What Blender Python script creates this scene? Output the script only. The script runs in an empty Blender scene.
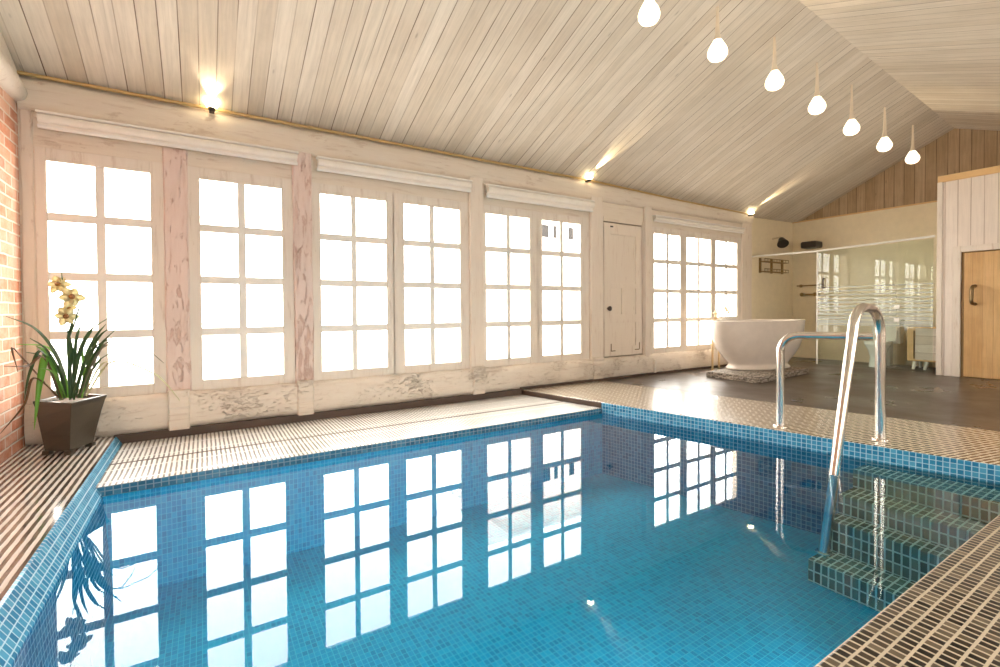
import bpy, bmesh, math, random
from mathutils import Vector, Matrix
random.seed(7)
SC = bpy.context.scene
COL = SC.collection

# ------------------------------------------------------------------ camera
F = 473.45
CY = 318.0                        # height of the optical axis in the picture (lens shift)
def _ortho():
    a = Vector((1255-500, -(305-CY), -F)).normalized()
    b = Vector((203-500, -(312-CY), -F)).normalized()
    return Matrix((a, b, a.cross(b)))
R = _ortho()
EYE = Vector((0, 0, .9945))
cam_d = bpy.data.cameras.new('camera'); cam = bpy.data.objects.new('camera', cam_d); COL.objects.link(cam)
cam.matrix_world = Matrix.Translation(EYE) @ R.to_4x4()
cam_d.sensor_width = 36; cam_d.lens = F*36/1000; cam_d.clip_start = .02; cam_d.shift_y = -(333.5-CY)/1000
SC.camera = cam
def ray(x, y): return R @ Vector((x-500, -(y-CY), -F))
def onX(x, y, v): d = ray(x, y); return EYE + d*(v/d.x)
def onY(x, y, v): d = ray(x, y); return EYE + d*(v/d.y)
def onZ(x, y, v): d = ray(x, y); return EYE + d*((v-EYE.z)/d.z)

# ------------------------------------------------------------------ mesh helpers
class MB:
    def __init__(s): s.v = []; s.f = []; s.sm = []
    def add(s, vs, fs, smooth=False):
        o = len(s.v); s.v += [Vector(p) for p in vs]
        for f in fs: s.f.append([i+o for i in f]); s.sm.append(smooth)
        return s
    def box(s, x0, x1, y0, y1, z0, z1):
        vs = [(x, y, z) for z in (z0, z1) for y in (y0, y1) for x in (x0, x1)]
        return s.add(vs, [(0,2,3,1),(4,5,7,6),(0,1,5,4),(2,6,7,3),(0,4,6,2),(1,3,7,5)])
    def obox(s, c, ax, ay, az):
        c = Vector(c); ax = Vector(ax); ay = Vector(ay); az = Vector(az)
        vs = [c+ax*i+ay*j+az*k for k in (-1,1) for j in (-1,1) for i in (-1,1)]
        return s.add(vs, [(0,2,3,1),(4,5,7,6),(0,1,5,4),(2,6,7,3),(0,4,6,2),(1,3,7,5)])
    def prism(s, poly, z0, z1):
        n = len(poly)
        ar = sum(poly[i][0]*poly[(i+1)%n][1]-poly[(i+1)%n][0]*poly[i][1] for i in range(n))
        if ar < 0: poly = poly[::-1]
        vs = [(p[0], p[1], z0) for p in poly] + [(p[0], p[1], z1) for p in poly]
        fs = [list(range(n))[::-1], list(range(n, 2*n))] + [(i, (i+1)%n, n+(i+1)%n, n+i) for i in range(n)]
        return s.add(vs, fs)
    def extr_x(s, prof, x0, x1):          # prof: (y,z) list counter-clockwise seen from +x
        n = len(prof)
        vs = [(x0, p[0], p[1]) for p in prof] + [(x1, p[0], p[1]) for p in prof]
        return s.add(vs, [list(range(n))[::-1], list(range(n, 2*n))] + [(i, (i+1)%n, n+(i+1)%n, n+i) for i in range(n)])
    def tube(s, pts, r, n=14, caps=True, smooth=True):
        pts = [Vector(p) for p in pts]; rs = r if isinstance(r, (list, tuple)) else [r]*len(pts)
        rings = []; up = None
        for i, p in enumerate(pts):
            t = (pts[min(i+1, len(pts)-1)]-pts[max(i-1, 0)]).normalized()
            if up is None:
                up = Vector((0,0,1)) if abs(t.z) < .9 else Vector((1,0,0))
            a = (up - t*up.dot(t)).normalized(); up = a; b = t.cross(a)
            rings.append([p+(a*math.cos(2*math.pi*k/n)+b*math.sin(2*math.pi*k/n))*rs[i] for k in range(n)])
        vs = [q for rg in rings for q in rg]; fs = []
        for i in range(len(pts)-1):
            for k in range(n):
                fs.append((i*n+k, i*n+(k+1)%n, (i+1)*n+(k+1)%n, (i+1)*n+k))
        s.add(vs, fs, smooth)
        if caps:
            s.add(rings[0], [list(range(n))[::-1]]); s.add(rings[-1], [list(range(n))])
        return s
    def lathe(s, prof, c=(0,0,0), n=28, sx=1, sy=1, rot=0, smooth=True):   # prof: (r,z)
        c = Vector(c); vs = []; fs = []
        cr, sr = math.cos(rot), math.sin(rot)
        for (r, z) in prof:
            for k in range(n):
                a = 2*math.pi*k/n; x = r*math.cos(a)*sx; y = r*math.sin(a)*sy
                vs.append(c+Vector((x*cr-y*sr, x*sr+y*cr, z)))
        for i in range(len(prof)-1):
            for k in range(n):
                fs.append((i*n+k, i*n+(k+1)%n, (i+1)*n+(k+1)%n, (i+1)*n+k))
        s.add(vs, fs, smooth)
        if prof[0][0] > 1e-6: s.add(vs[:n], [list(range(n))[::-1]])
        if prof[-1][0] > 1e-6: s.add(vs[-n:], [list(range(n))])
        return s
    def build(s, name, mat, parent=None, uvrot=None, bevel=0, weld=True):
        off = Vector(parent_loc(parent)) if parent else Vector((0,0,0))
        me = bpy.data.meshes.new(name)
        me.from_pydata([p-off for p in s.v], [], s.f); me.update()
        me.polygons.foreach_set('use_smooth', s.sm)
        if uvrot is not None:
            uvl = me.uv_layers.new(name='uv'); cr, sr = math.cos(uvrot), math.sin(uvrot)
            for p in me.polygons:
                n = p.normal; n = Vector((n.x*cr+n.y*sr, -n.x*sr+n.y*cr, n.z))
                for li in p.loop_indices:
                    q = me.vertices[me.loops[li].vertex_index].co + off
                    q = Vector((q.x*cr+q.y*sr, -q.x*sr+q.y*cr, q.z))
                    if abs(n.z) > .6: uv = (q.x, q.y)
                    elif abs(n.x) > abs(n.y): uv = (q.y, q.z)
                    else: uv = (q.x, q.z)
                    uvl.data[li].uv = uv
        o = bpy.data.objects.new(name, me); COL.objects.link(o)
        me.materials.append(mat)
        if parent: o.parent = parent
        if bevel:
            m = o.modifiers.new('bevel', 'BEVEL'); m.width = bevel; m.segments = 2; m.limit_method = 'ANGLE'; m.angle_limit = .7
        return o
def parent_loc(p):
    l = Vector(p.location); q = p.parent
    while q: l += Vector(q.location); q = q.parent
    return l
def tag(o, label=None, cat=None, group=None, kind=None):
    if label: o['label'] = label
    if cat: o['category'] = cat
    if group: o['group'] = group
    if kind: o['kind'] = kind
    return o
def thing(name, label, cat, loc, group=None):
    o = bpy.data.objects.new(name, None); COL.objects.link(o); o.location = loc; o.empty_display_size = .1
    return tag(o, label, cat, group)
def struct(name, mb, mat, label=None, **k): return tag(mb.build(name, mat, **k), label=label, kind='structure')
def sgroup(name, loc, label=None):
    o = bpy.data.objects.new(name, None); COL.objects.link(o); o.location = loc; o.empty_display_size = .1
    return tag(o, label, kind='structure')
def copy_tree(o, parent=None):
    c = o.copy(); COL.objects.link(c)
    if parent: c.parent = parent
    for ch in [x for x in COL.objects if x.parent == o]: copy_tree(ch, c)
    return c
def fillet(pts, rad, seg=8):
    pts = [Vector(p) for p in pts]; out = [pts[0]]
    for i in range(1, len(pts)-1):
        p = pts[i]; a = (pts[i-1]-p); b = (pts[i+1]-p); r_ = rad[i-1] if isinstance(rad, (list, tuple)) else rad
        ang = a.angle(b); d = min(r_/math.tan(ang/2), a.length*.98, b.length*.98); rr = d*math.tan(ang/2)
        a.normalize(); b.normalize()
        c = p+(a+b).normalized()*(rr/math.sin(ang/2))
        s0 = p+a*d-c; s1 = p+b*d-c; th = s0.angle(s1)
        for k in range(seg+1):
            t = k/seg
            out.append(c+(s0*math.sin((1-t)*th)+s1*math.sin(t*th))/math.sin(th))
    out.append(pts[-1]); return out
def smooth_path(pts, n=8):
    pts = [Vector(p) for p in pts]; P = [pts[0]*2-pts[1]]+pts+[pts[-1]*2-pts[-2]]; out = []
    for i in range(1, len(P)-2):
        for k in range(n):
            t = k/n; a, b, c, d = P[i-1], P[i], P[i+1], P[i+2]
            out.append(.5*((2*b)+(c-a)*t+(2*a-5*b+4*c-d)*t*t+(3*b-a-3*c+d)*t**3))
    out.append(pts[-1]); return out

# ------------------------------------------------------------------ materials
class NT:
    def __init__(s, name):
        s.m = bpy.data.materials.new(name); s.m.use_nodes = True
        s.t = s.m.node_tree; s.t.nodes.clear(); s.out = s.t.nodes.new('ShaderNodeOutputMaterial')
    def n(s, typ, **k):
        nd = s.t.nodes.new('ShaderNode'+typ)
        for a, b in k.items(): setattr(nd, a, b)
        return nd
    def l(s, a, b): s.t.links.new(a, b)
    def set(s, nd, **k):
        for a, b in k.items():
            i = nd.inputs[a.replace('_', ' ')]
            if hasattr(b, 'is_output') and b.is_output: s.l(b, i)
            else: i.default_value = (*b, 1) if isinstance(b, tuple) and len(b) == 3 and i.type == 'RGBA' else b
        return nd
    def coord(s, kind='Object', scale=(1,1,1), rot=(0,0,0), loc=(0,0,0)):
        c = s.n('TexCoord'); m = s.n('Mapping'); s.l(c.outputs[kind], m.inputs['Vector'])
        m.inputs['Scale'].default_value = scale; m.inputs['Rotation'].default_value = rot; m.inputs['Location'].default_value = loc
        return m.outputs['Vector']
    def noise(s, vec, scale, detail=4, rough=.55, dist=0):
        return s.set(s.n('TexNoise'), Vector=vec, Scale=scale, Detail=detail, Roughness=rough, Distortion=dist).outputs['Fac']
    def ramp(s, fac, stops, interp='LINEAR'):
        r = s.n('ValToRGB'); s.l(fac, r.inputs['Fac']); e = r.color_ramp; e.interpolation = interp
        while len(e.elements) < len(stops): e.elements.new(.5)
        for el, (p, c) in zip(e.elements, stops):
            el.position = p; el.color = (*c, 1) if isinstance(c, tuple) else (c, c, c, 1)
        return r.outputs['Color']
    def mix(s, fac, a, b, blend='MIX'):
        m = s.n('Mix', data_type='RGBA', blend_type=blend)
        for i, v in ((m.inputs['Factor'], fac), (m.inputs['A'], a), (m.inputs['B'], b)):
            pass
        ins = [i for i in m.inputs if i.enabled]
        for i, v in zip(ins, (fac, a, b)):
            if hasattr(v, 'is_output') and v.is_output: s.l(v, i)
            else: i.default_value = (*v, 1) if isinstance(v, tuple) and len(v) == 3 else v
        return [o for o in m.outputs if o.enabled][0]
    def math(s, op, a, b=0, clamp=False):
        m = s.n('Math', operation=op, use_clamp=clamp)
        for i, v in zip(m.inputs, (a, b)):
            if hasattr(v, 'is_output') and v.is_output: s.l(v, i)
            else: i.default_value = v
        return m.outputs[0]
    def bump(s, h, strength=.3, dist=.01):
        return s.set(s.n('Bump'), Height=h, Strength=strength, Distance=dist).outputs['Normal']
    def bsdf(s, **k):
        b = s.n('BsdfPrincipled'); s.set(b, **k); s.l(b.outputs[0], s.out.inputs['Surface']); return s.m

def flat(name, col, rough=.5, metal=0, **k):
    t = NT(name); v = t.coord(); f = t.noise(v, 9, 3)
    c = t.mix(f, tuple(x*.9 for x in col), tuple(min(1, x*1.08) for x in col))
    return t.bsdf(Base_Color=c, Roughness=rough, Metallic=metal, **k)

def worn_wood(name, base, stain, wear=.5, axis='x', amount=.5, bumpy=.5, chip=(.45,.28,.2), fine=1.0):
    t = NT(name)
    sc = {'x': (.9, 9, 9), 'z': (9, 9, .9)}[axis]
    v = t.coord(scale=sc); v1 = t.coord()
    g = t.noise(v, 3.2, 6, .65, .4); big = t.noise(v1, 1.7, 3); fl = t.noise(t.coord(scale=tuple(1+(k-1)*.35 for k in sc)), 7*fine, 6, .7, .6)
    c = t.mix(t.math('MULTIPLY', g, .9, True), stain, base)
    m = t.math('ADD', t.math('MULTIPLY', fl, 1.0), t.math('MULTIPLY', big, .55))
    chipf = t.ramp(m, [(wear, 0.0), (wear+.05, 1.0)])
    grainline = t.ramp(g, [(.33, 1.0), (.42, 0.0)])
    c = t.mix(t.math('MULTIPLY', grainline, .35), c, chip)
    c = t.mix(t.math('MULTIPLY', chipf, amount), c, chip)
    h = t.math('SUBTRACT', t.math('MULTIPLY', g, .6), t.math('MULTIPLY', chipf, .7))
    return t.bsdf(Base_Color=c, Roughness=.62, Normal=t.bump(h, bumpy, .012))

def planks(name, tones, groove, width, length, along='u', gap=.006, grain=.5, rough=.55):
    """UV-based boards: u runs along the board, v across."""
    t = NT(name)
    v = t.coord('UV', rot=(0, 0, 0) if along == 'u' else (0, 0, math.pi/2))
    b = t.n('TexBrick', offset=.37, offset_frequency=2); t.l(v, b.inputs['Vector'])
    t.set(b, Color1=(0,0,0), Color2=(1,1,1), Mortar=(0,0,0), Scale=1.0, Mortar_Size=gap, Mortar_Smooth=.3, Bias=0.0, Brick_Width=length, Row_Height=width)
    c = t.ramp(b.outputs['Color'], tones)
    mp = t.n('Mapping'); t.l(v, mp.inputs['Vector']); mp.inputs['Scale'].default_value = (.8, 14, 1)
    off = t.n('VectorMath', operation='ADD'); t.l(mp.outputs[0], off.inputs[0])
    sx = t.n('CombineXYZ'); t.l(t.math('MULTIPLY', b.outputs['Color'], 37.0), sx.inputs['X']); t.l(sx.outputs[0], off.inputs[1])
    g = t.noise(off.outputs[0], 2.4, 7, .68, .5)
    cl = t.noise(v, 2.3, 4, .6)
    c = t.mix(t.math('MULTIPLY', t.ramp(g, [(.35, 1.0), (.62, 0.0)]), grain), c, tuple(x*.55 for x in tones[0][1]))
    c = t.mix(t.math('MULTIPLY', t.ramp(cl, [(.45, 0.0), (.75, 1.0)]), .35), c, tuple(min(1, x*1.1) for x in tones[-1][1]))
    ms_ = t.n('Mapping'); t.l(v, ms_.inputs['Vector']); ms_.inputs['Scale'].default_value = (.5, 26, 1)
    streak = t.ramp(t.noise(ms_.outputs[0], 1.6, 5, .7, .3), [(.56, 0.0), (.70, 1.0)])
    wash = t.ramp(t.noise(v, 1.1, 3), [(.4, 1.0), (.6, .15)])
    c = t.mix(t.math('MULTIPLY', t.math('MULTIPLY', streak, wash), .5), c, tuple(x*.58 for x in tones[0][1]))
    mk = t.n('Mapping'); t.l(v, mk.inputs['Vector']); mk.inputs['Scale'].default_value = (1.6, 5, 1)
    vor = t.n('TexVoronoi'); t.l(mk.outputs[0], vor.inputs['Vector']); vor.inputs['Scale'].default_value = 1.3
    knot = t.ramp(vor.outputs['Distance'], [(.03, 1.0), (.075, 0.0)])
    c = t.mix(t.math('MULTIPLY', knot, .55), c, tuple(x*.45 for x in tones[0][1]))
    gv = t.n('Mapping'); t.l(v, gv.inputs['Vector']); gv.inputs['Scale'].default_value = (.35, 4, 1)
    gs = t.ramp(t.noise(gv.outputs[0], 1.7, 2), [(.38, .12), (.62, 1.0)])
    c = t.mix(t.math('MULTIPLY', b.outputs['Fac'], gs), c, groove)
    h = t.math('SUBTRACT', t.math('MULTIPLY', g, .15), t.math('MULTIPLY', b.outputs['Fac'], gs))
    return t.bsdf(Base_Color=c, Roughness=rough, Normal=t.bump(h, .4, .006))

def mosaic(name, w, h, gap, tones, grout, rough=.2, bump=.5, offset=0.0, rot=0, groutrough=.55, coat=0, spec=.5, coatrough=.08):
    """w along u, h along v"""
    t = NT(name)
    v = t.coord('UV', rot=(0, 0, rot))
    wob = t.n('TexNoise'); t.l(v, wob.inputs['Vector']); wob.inputs['Scale'].default_value = 9
    vv = t.n('VectorMath', operation='MULTIPLY_ADD'); t.l(wob.outputs['Color'], vv.inputs[0]); vv.inputs[1].default_value = (gap*.9, gap*.9, 0); t.l(v, vv.inputs[2])
    b = t.n('TexBrick', offset=offset, offset_frequency=2, squash=1); t.l(vv.outputs[0], b.inputs['Vector'])
    t.set(b, Color1=(0,0,0), Color2=(1,1,1), Mortar=(0,0,0), Scale=1.0, Mortar_Size=gap, Mortar_Smooth=.25, Bias=0.0, Brick_Width=w, Row_Height=h)
    c = t.ramp(b.outputs['Color'], tones)
    n1 = t.noise(v, 2.2, 4)
    c = t.mix(.16, c, t.mix(n1, tuple(x*.6 for x in tones[len(tones)//2][1]), tuple(min(1, x*1.35) for x in tones[len(tones)//2][1])))
    c = t.mix(b.outputs['Fac'], c, grout)
    r = t.mix(b.outputs['Fac'], (rough,)*3, (groutrough,)*3)
    rr = t.n('RGBToBW'); t.l(r, rr.inputs[0])
    hgt = t.math('MULTIPLY', b.outputs['Fac'], -1.0)
    return t.bsdf(Base_Color=c, Roughness=rr.outputs[0], Normal=t.bump(hgt, bump, .004), Coat_Weight=coat, Coat_Roughness=coatrough, Specular_IOR_Level=spec)

def brick_mat():
    t = NT('old_red_brick'); v = t.coord('UV')
    wob = t.n('TexNoise'); t.l(v, wob.inputs['Vector']); wob.inputs['Scale'].default_value = 5
    vv = t.n('VectorMath', operation='MULTIPLY_ADD'); t.l(wob.outputs['Color'], vv.inputs[0]); vv.inputs[1].default_value = (.02, .02, 0); t.l(v, vv.inputs[2])
    b = t.n('TexBrick', offset=.5); t.l(vv.outputs[0], b.inputs['Vector'])
    t.set(b, Color1=(0,0,0), Color2=(1,1,1), Mortar=(0,0,0), Scale=1.0, Mortar_Size=.009, Mortar_Smooth=.4, Bias=0.0, Brick_Width=.25, Row_Height=.083)
    c = t.ramp(b.outputs['Color'], [(0, (.52,.17,.08)), (.5, (.66,.27,.15)), (1, (.72,.4,.27))])
    n = t.noise(v, 14, 6, .7); n2 = t.noise(v, 3, 4)
    c = t.mix(t.math('MULTIPLY', t.ramp(n, [(.4, 0.0), (.7, 1.0)]), .5), c, (.75,.55,.43))
    c = t.mix(t.math('MULTIPLY', t.ramp(n2, [(.5, 0.0), (.7, 1.0)]), .4), c, (.78,.6,.5))
    c = t.mix(b.outputs['Fac'], c, (.8,.66,.55))
    h = t.math('SUBTRACT', t.math('MULTIPLY', n, .4), b.outputs['Fac'])
    return t.bsdf(Base_Color=c, Roughness=.85, Normal=t.bump(h, .8, .012))

def schlick(t, f0=.04):
    lw = t.n('LayerWeight'); lw.inputs['Blend'].default_value = .5
    p = t.math('POWER', lw.outputs['Facing'], 5.0)
    return t.math('ADD', t.math('MULTIPLY', p, 1-f0), f0, True)
def clear_glass(name, tint=(1,1,1), f0=.04, stripes=False):
    t = NT(name)
    tr = t.set(t.n('BsdfTransparent'), Color=tint); gl = t.set(t.n('BsdfGlossy'), Color=(1,1,1), Roughness=.0)
    mx = t.n('MixShader'); t.l(schlick(t, f0), mx.inputs[0]); t.l(tr.outputs[0], mx.inputs[1]); t.l(gl.outputs[0], mx.inputs[2])
    out = mx.outputs[0]
    if stripes:
        c = t.n('TexCoord'); s = t.n('SeparateXYZ'); t.l(c.outputs['Object'], s.inputs[0]); z = s.outputs['Z']
        # frosted bands: fine lines between .72 and 1.4 m, growing broader upward
        band = t.math('MULTIPLY', t.math('GREATER_THAN', z, .70), t.math('LESS_THAN', z, 1.40))
        fr = t.math('FRACT', t.math('MULTIPLY', z, 15.0))
        th = t.math('SUBTRACT', 1.02, t.math('MULTIPLY', t.math('SUBTRACT', z, .70), 1.1))
        line = t.math('MULTIPLY', t.math('LESS_THAN', fr, t.math('MULTIPLY', th, .9)), band)
        df = t.set(t.n('BsdfDiffuse'), Color=(.86,.9,.88)); tl = t.set(t.n('BsdfTranslucent'), Color=(.86,.9,.88))
        ms = t.n('MixShader'); ms.inputs[0].default_value = .5; t.l(df.outputs[0], ms.inputs[1]); t.l(tl.outputs[0], ms.inputs[2])
        m2 = t.n('MixShader'); t.l(t.math('MULTIPLY', line, .38), m2.inputs[0]); t.l(out, m2.inputs[1]); t.l(ms.outputs[0], m2.inputs[2])
        out = m2.outputs[0]
    t.l(out, t.out.inputs['Surface']); return t.m
def water_mat():
    t = NT('pool_water')
    fr = t.n('Fresnel'); fr.inputs['IOR'].default_value = 1.35
    tr = t.set(t.n('BsdfTransparent'), Color=(.70,.955,1.0)); gl = t.set(t.n('BsdfGlossy'), Color=(1,1,1), Roughness=.0)
    mx = t.n('MixShader'); t.l(fr.outputs[0], mx.inputs[0]); t.l(tr.outputs[0], mx.inputs[1]); t.l(gl.outputs[0], mx.inputs[2])
    t.l(mx.outputs[0], t.out.inputs['Surface']); return t.m
def emit(name, col, s):
    t = NT(name); e = t.set(t.n('Emission'), Color=col, Strength=s); t.l(e.outputs[0], t.out.inputs['Surface']); return t.m
def leaf_mat(name, a, b):
    t = NT(name); v = t.coord(); f = t.noise(v, 6, 3); c = t.mix(f, a, b)
    pb = t.set(t.n('BsdfPrincipled'), Base_Color=c, Roughness=.38)
    tl = t.set(t.n('BsdfTranslucent'), Color=tuple(min(1, x*1.6) for x in b))
    mx = t.n('MixShader'); mx.inputs[0].default_value = .3; t.l(pb.outputs[0], mx.inputs[1]); t.l(tl.outputs[0], mx.inputs[2])
    t.l(mx.outputs[0], t.out.inputs['Surface']); return t.m

M = {}
M['frame'] = worn_wood('whitewashed_frame', (.80,.73,.645), (.68,.585,.49), .98, 'z', .3, .25, (.48,.34,.25))
M['frameh'] = worn_wood('whitewashed_beam', (.80,.715,.605), (.66,.555,.44), .9, 'x', .4, .5, (.5,.35,.25))
M['sill'] = worn_wood('rough_whitewashed_sill_beam', (.82,.755,.66), (.68,.56,.45), .86, 'x', .42, 1.0, (.46,.33,.25), 2.6)
M['post'] = worn_wood('peeling_pink_post', (.80,.67,.60), (.70,.52,.45), .84, 'z', .55, .8, (.56,.33,.25))
M['postclean'] = worn_wood('whitewashed_post', (.80,.715,.62), (.69,.58,.47), .93, 'z', .45, .5, (.5,.34,.25))
M['sash'] = flat('painted_sash', (.80,.75,.68), .45)
M['doorpaint'] = worn_wood('cream_door_paint', (.80,.71,.60), (.72,.61,.50), 1.02, 'z', .3, .2)
M['ceil'] = planks('bleached_ceiling_boards', [(0, (.60,.515,.405)), (.5, (.665,.585,.475)), (1, (.725,.655,.555))], (.13,.085,.05), .122, 19.0, gap=.0042, grain=.34)
M['gable'] = planks('gable_boards', [(0, (.40,.27,.15)), (.5, (.48,.33,.19)), (1, (.55,.40,.25))], (.12,.07,.04), .14, 19.0, gap=.006, grain=.5)
M['white_planks'] = planks('white_cladding_boards', [(0, (.72,.61,.52)), (.5, (.77,.67,.58)), (1, (.82,.73,.65))], (.38,.27,.2), .135, 19.0, gap=.0042, grain=.2)
M['pine'] = planks('honey_pine_boards', [(0, (.58,.34,.13)), (.5, (.68,.43,.19)), (1, (.75,.52,.27))], (.40,.22,.08), .105, 19.0, gap=.002, grain=.4, rough=.4)
M['trimwood'] = flat('golden_trim_wood', (.50,.33,.13), .5)
M['pinetrim'] = flat('pine_trim', (.72,.47,.22), .45)
M['brick'] = brick_mat()
M['plaster'] = worn_wood('rough_white_plaster', (.74,.68,.60), (.64,.56,.48), 1.0, 'x', .5, .5, (.40,.30,.24))
M['cream'] = flat('cream_shower_wall', (.80,.69,.49), .3)
TONE = [(0, (.005,.004,.003)), (.3, (.014,.010,.008)), (.5, (.036,.025,.016)), (.75, (.085,.06,.038)), (1, (.19,.15,.10))]
GROUT = (.56,.495,.38)
M['mos_x'] = mosaic('stone_mosaic_deck', .0315, .043, .0046, TONE, GROUT, .32, .9, offset=.33, spec=.35)
M['mos_y'] = mosaic('stone_mosaic_ledge', 0.036, 40.0, .0105, [(0,(.012,.010,.009)),(.5,(.065,.055,.046)),(1,(.20,.17,.145))], (.80,.77,.72), .14, .9, groutrough=.25, offset=.4, coat=.6)
M['mos_far'] = mosaic('stone_mosaic_far_deck', .11, .0338, .006, [(0,(.03,.02,.013)),(.5,(.13,.085,.05)),(1,(.26,.19,.12))], (.72,.62,.48), .2, .9, offset=.3, coat=.5, coatrough=.22)
M['mos_win'] = mosaic('stone_mosaic_gutter', .030, .27, .0105, [(0,(.05,.04,.03)),(.5,(.17,.145,.12)),(1,(.36,.32,.27))], (.93,.91,.87), .25, .9, groutrough=.3, coat=1.0, coatrough=.28)
BL = [(0, (.0,.31,.60)), (.4, (.0,.41,.71)), (.75, (.0,.48,.77)), (1, (.005,.56,.82))]
M['blue_floor'] = mosaic('blue_mosaic_pool', .027, .037, .0021, BL, (.10,.70,.88), .3, .2)
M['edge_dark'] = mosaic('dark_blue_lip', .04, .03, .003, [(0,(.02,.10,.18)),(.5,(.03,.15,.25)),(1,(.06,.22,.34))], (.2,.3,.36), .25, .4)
M['blue_edge'] = mosaic('blue_mosaic_waterline', .031, .034, .0026, [(0,(.02,.17,.34)),(.5,(.04,.26,.46)),(1,(.10,.38,.58))], (.36,.60,.72), .15, .5)
M['tread_tile'] = mosaic('green_mosaic_treads', .085, .041, .006, [(0,(.08,.13,.115)),(.5,(.17,.25,.21)),(1,(.30,.34,.26))], (.88,.92,.82), .2, .6)
M['step_tile'] = mosaic('green_mosaic_steps', .041, .068, .0055, [(0,(.08,.13,.115)),(.5,(.17,.25,.21)),(1,(.30,.34,.26))], (.84,.90,.80), .2, .6)
M['water'] = water_mat()
M['glass'] = clear_glass('window_glass', (.985,.99,.985))
M['shower_glass'] = clear_glass('frost_striped_shower_glass', (.93,.965,.935), .022, True)
M['chrome'] = flat('polished_steel', (.74,.70,.64), .2, 1)
M['brass'] = flat('aged_brass', (.35,.24,.11), .35, .9)
M['housewall'] = flat('pale_outdoor', (.82,.78,.74), .8)
M['housepane'] = flat('grey_pane', (.040,.038,.038), 1.0, Specular_IOR_Level=0.0)
M['gold'] = flat('golden_tap_metal', (.66,.50,.30), .4, 1)
M['bronze'] = flat('dark_bronze', (.20,.13,.06), .35, .8)
M['tub'] = flat('white_stone_tub', (.69,.61,.53), .25)
M['ceramic'] = flat('white_ceramic', (.85,.83,.78), .15)
M['pot'] = flat('dark_bronze_pot', (.060,.047,.032), .3)
M['soil'] = flat('potting_bark', (.12,.08,.05), .9)
M['leaf'] = leaf_mat('dark_leaf', (.03,.065,.022), (.10,.165,.06))
M['leafb'] = leaf_mat('fresh_leaf', (.10,.27,.03), (.24,.45,.08))
M['leafp'] = leaf_mat('pale_leaf', (.42,.40,.22), (.58,.55,.36))
M['leafd'] = leaf_mat('grey_leaf', (.16,.14,.09), (.28,.25,.17))
M['leafbr'] = leaf_mat('dry_leaf', (.12,.06,.025), (.2,.11,.05))
M['petal'] = leaf_mat('cream_petal', (.80,.62,.25), (.86,.76,.48))
M['petalc'] = flat('brown_lip', (.28,.12,.03), .5)
M['skirt'] = flat('dark_skirting', (.075,.045,.03), .5)
M['dark'] = flat('dark_metal', (.05,.035,.025), .4)
M['blind'] = flat('cream_blind_fabric', (.80,.74,.66), .8)
M['blindrail'] = flat('white_blind_rail', (.82,.78,.72), .4)
M['bulb'] = emit('pendant_glow', (1.0,.88,.66), 2.8)
M['stem'] = flat('pale_lamp_stem', (.80,.68,.52), .3)
M['pool_fill_glow'] = emit('pool_fill_lens', (.93, 1.0, 1.0), 6.0)  # glow for the added underwater fill lights
M['spotglow'] = emit('spot_glow', (1.0,.82,.5), 30.0)
def floor_mat():
    t = NT('dark_slate_floor'); v = t.coord(); n = t.noise(v, 1.3, 5, .6); n2 = t.noise(t.coord(scale=(1, .3, 1)), 8, 5, .6)
    c = t.mix(n, (.055,.038,.028), (.115,.085,.062)); c = t.mix(t.math('MULTIPLY', n2, .4), c, (.05,.036,.027))
    r = t.ramp(n, [(.35, .27), (.65, .42)])
    rr = t.n('RGBToBW'); t.l(r, rr.inputs[0])
    return t.bsdf(Base_Color=c, Roughness=rr.outputs[0], Normal=t.bump(n2, .03, .01))
M['floor'] = floor_mat()
def plinth_mat():
    t = NT('stacked_slate_plinth'); v = t.coord('UV')
    b = t.n('TexBrick', offset=.43); t.l(v, b.inputs['Vector'])
    t.set(b, Color1=(0,0,0), Color2=(1,1,1), Mortar=(0,0,0), Scale=1.0, Mortar_Size=.0035, Bias=0.0, Brick_Width=.07, Row_Height=.018)
    n = t.noise(v, 40, 4)
    c = t.ramp(b.outputs['Color'], [(0, (.05,.035,.025)), (.5, (.28,.22,.17)), (1, (.60,.52,.43))])
    c = t.mix(t.math('MULTIPLY', t.ramp(n, [(.45, 0.0), (.6, 1.0)]), .55), c, (.66,.57,.47))
    return t.bsdf(Base_Color=c, Roughness=.7, Normal=t.bump(t.math('SUBTRACT', n, b.outputs['Fac']), .8, .01))
M['plinth'] = plinth_mat()

# ------------------------------------------------------------------ layout numbers (metres; camera foot is the origin)
D = 4.905                       # window plane
XL, XR = -1.148, 10.2            # brick wall, gable end
YF = -1.75                      # wall behind the photographer
WZ = -.118                      # water level
PW, PN = 3.705, .645              # pool edge at the windows, near edge
def farx(y): return 3.60+.2167*(3.70-y)      # far pool edge
FA = math.atan(.2167)           # skew of the far side
PF = -.76                       # pool floor
SLOPE = .42
def zl(y): return 2.765+SLOPE*(4.905-y)
def ridge_y(x): return 2.28+.0545*(x-4.7)
Z_R = 3.85

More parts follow.
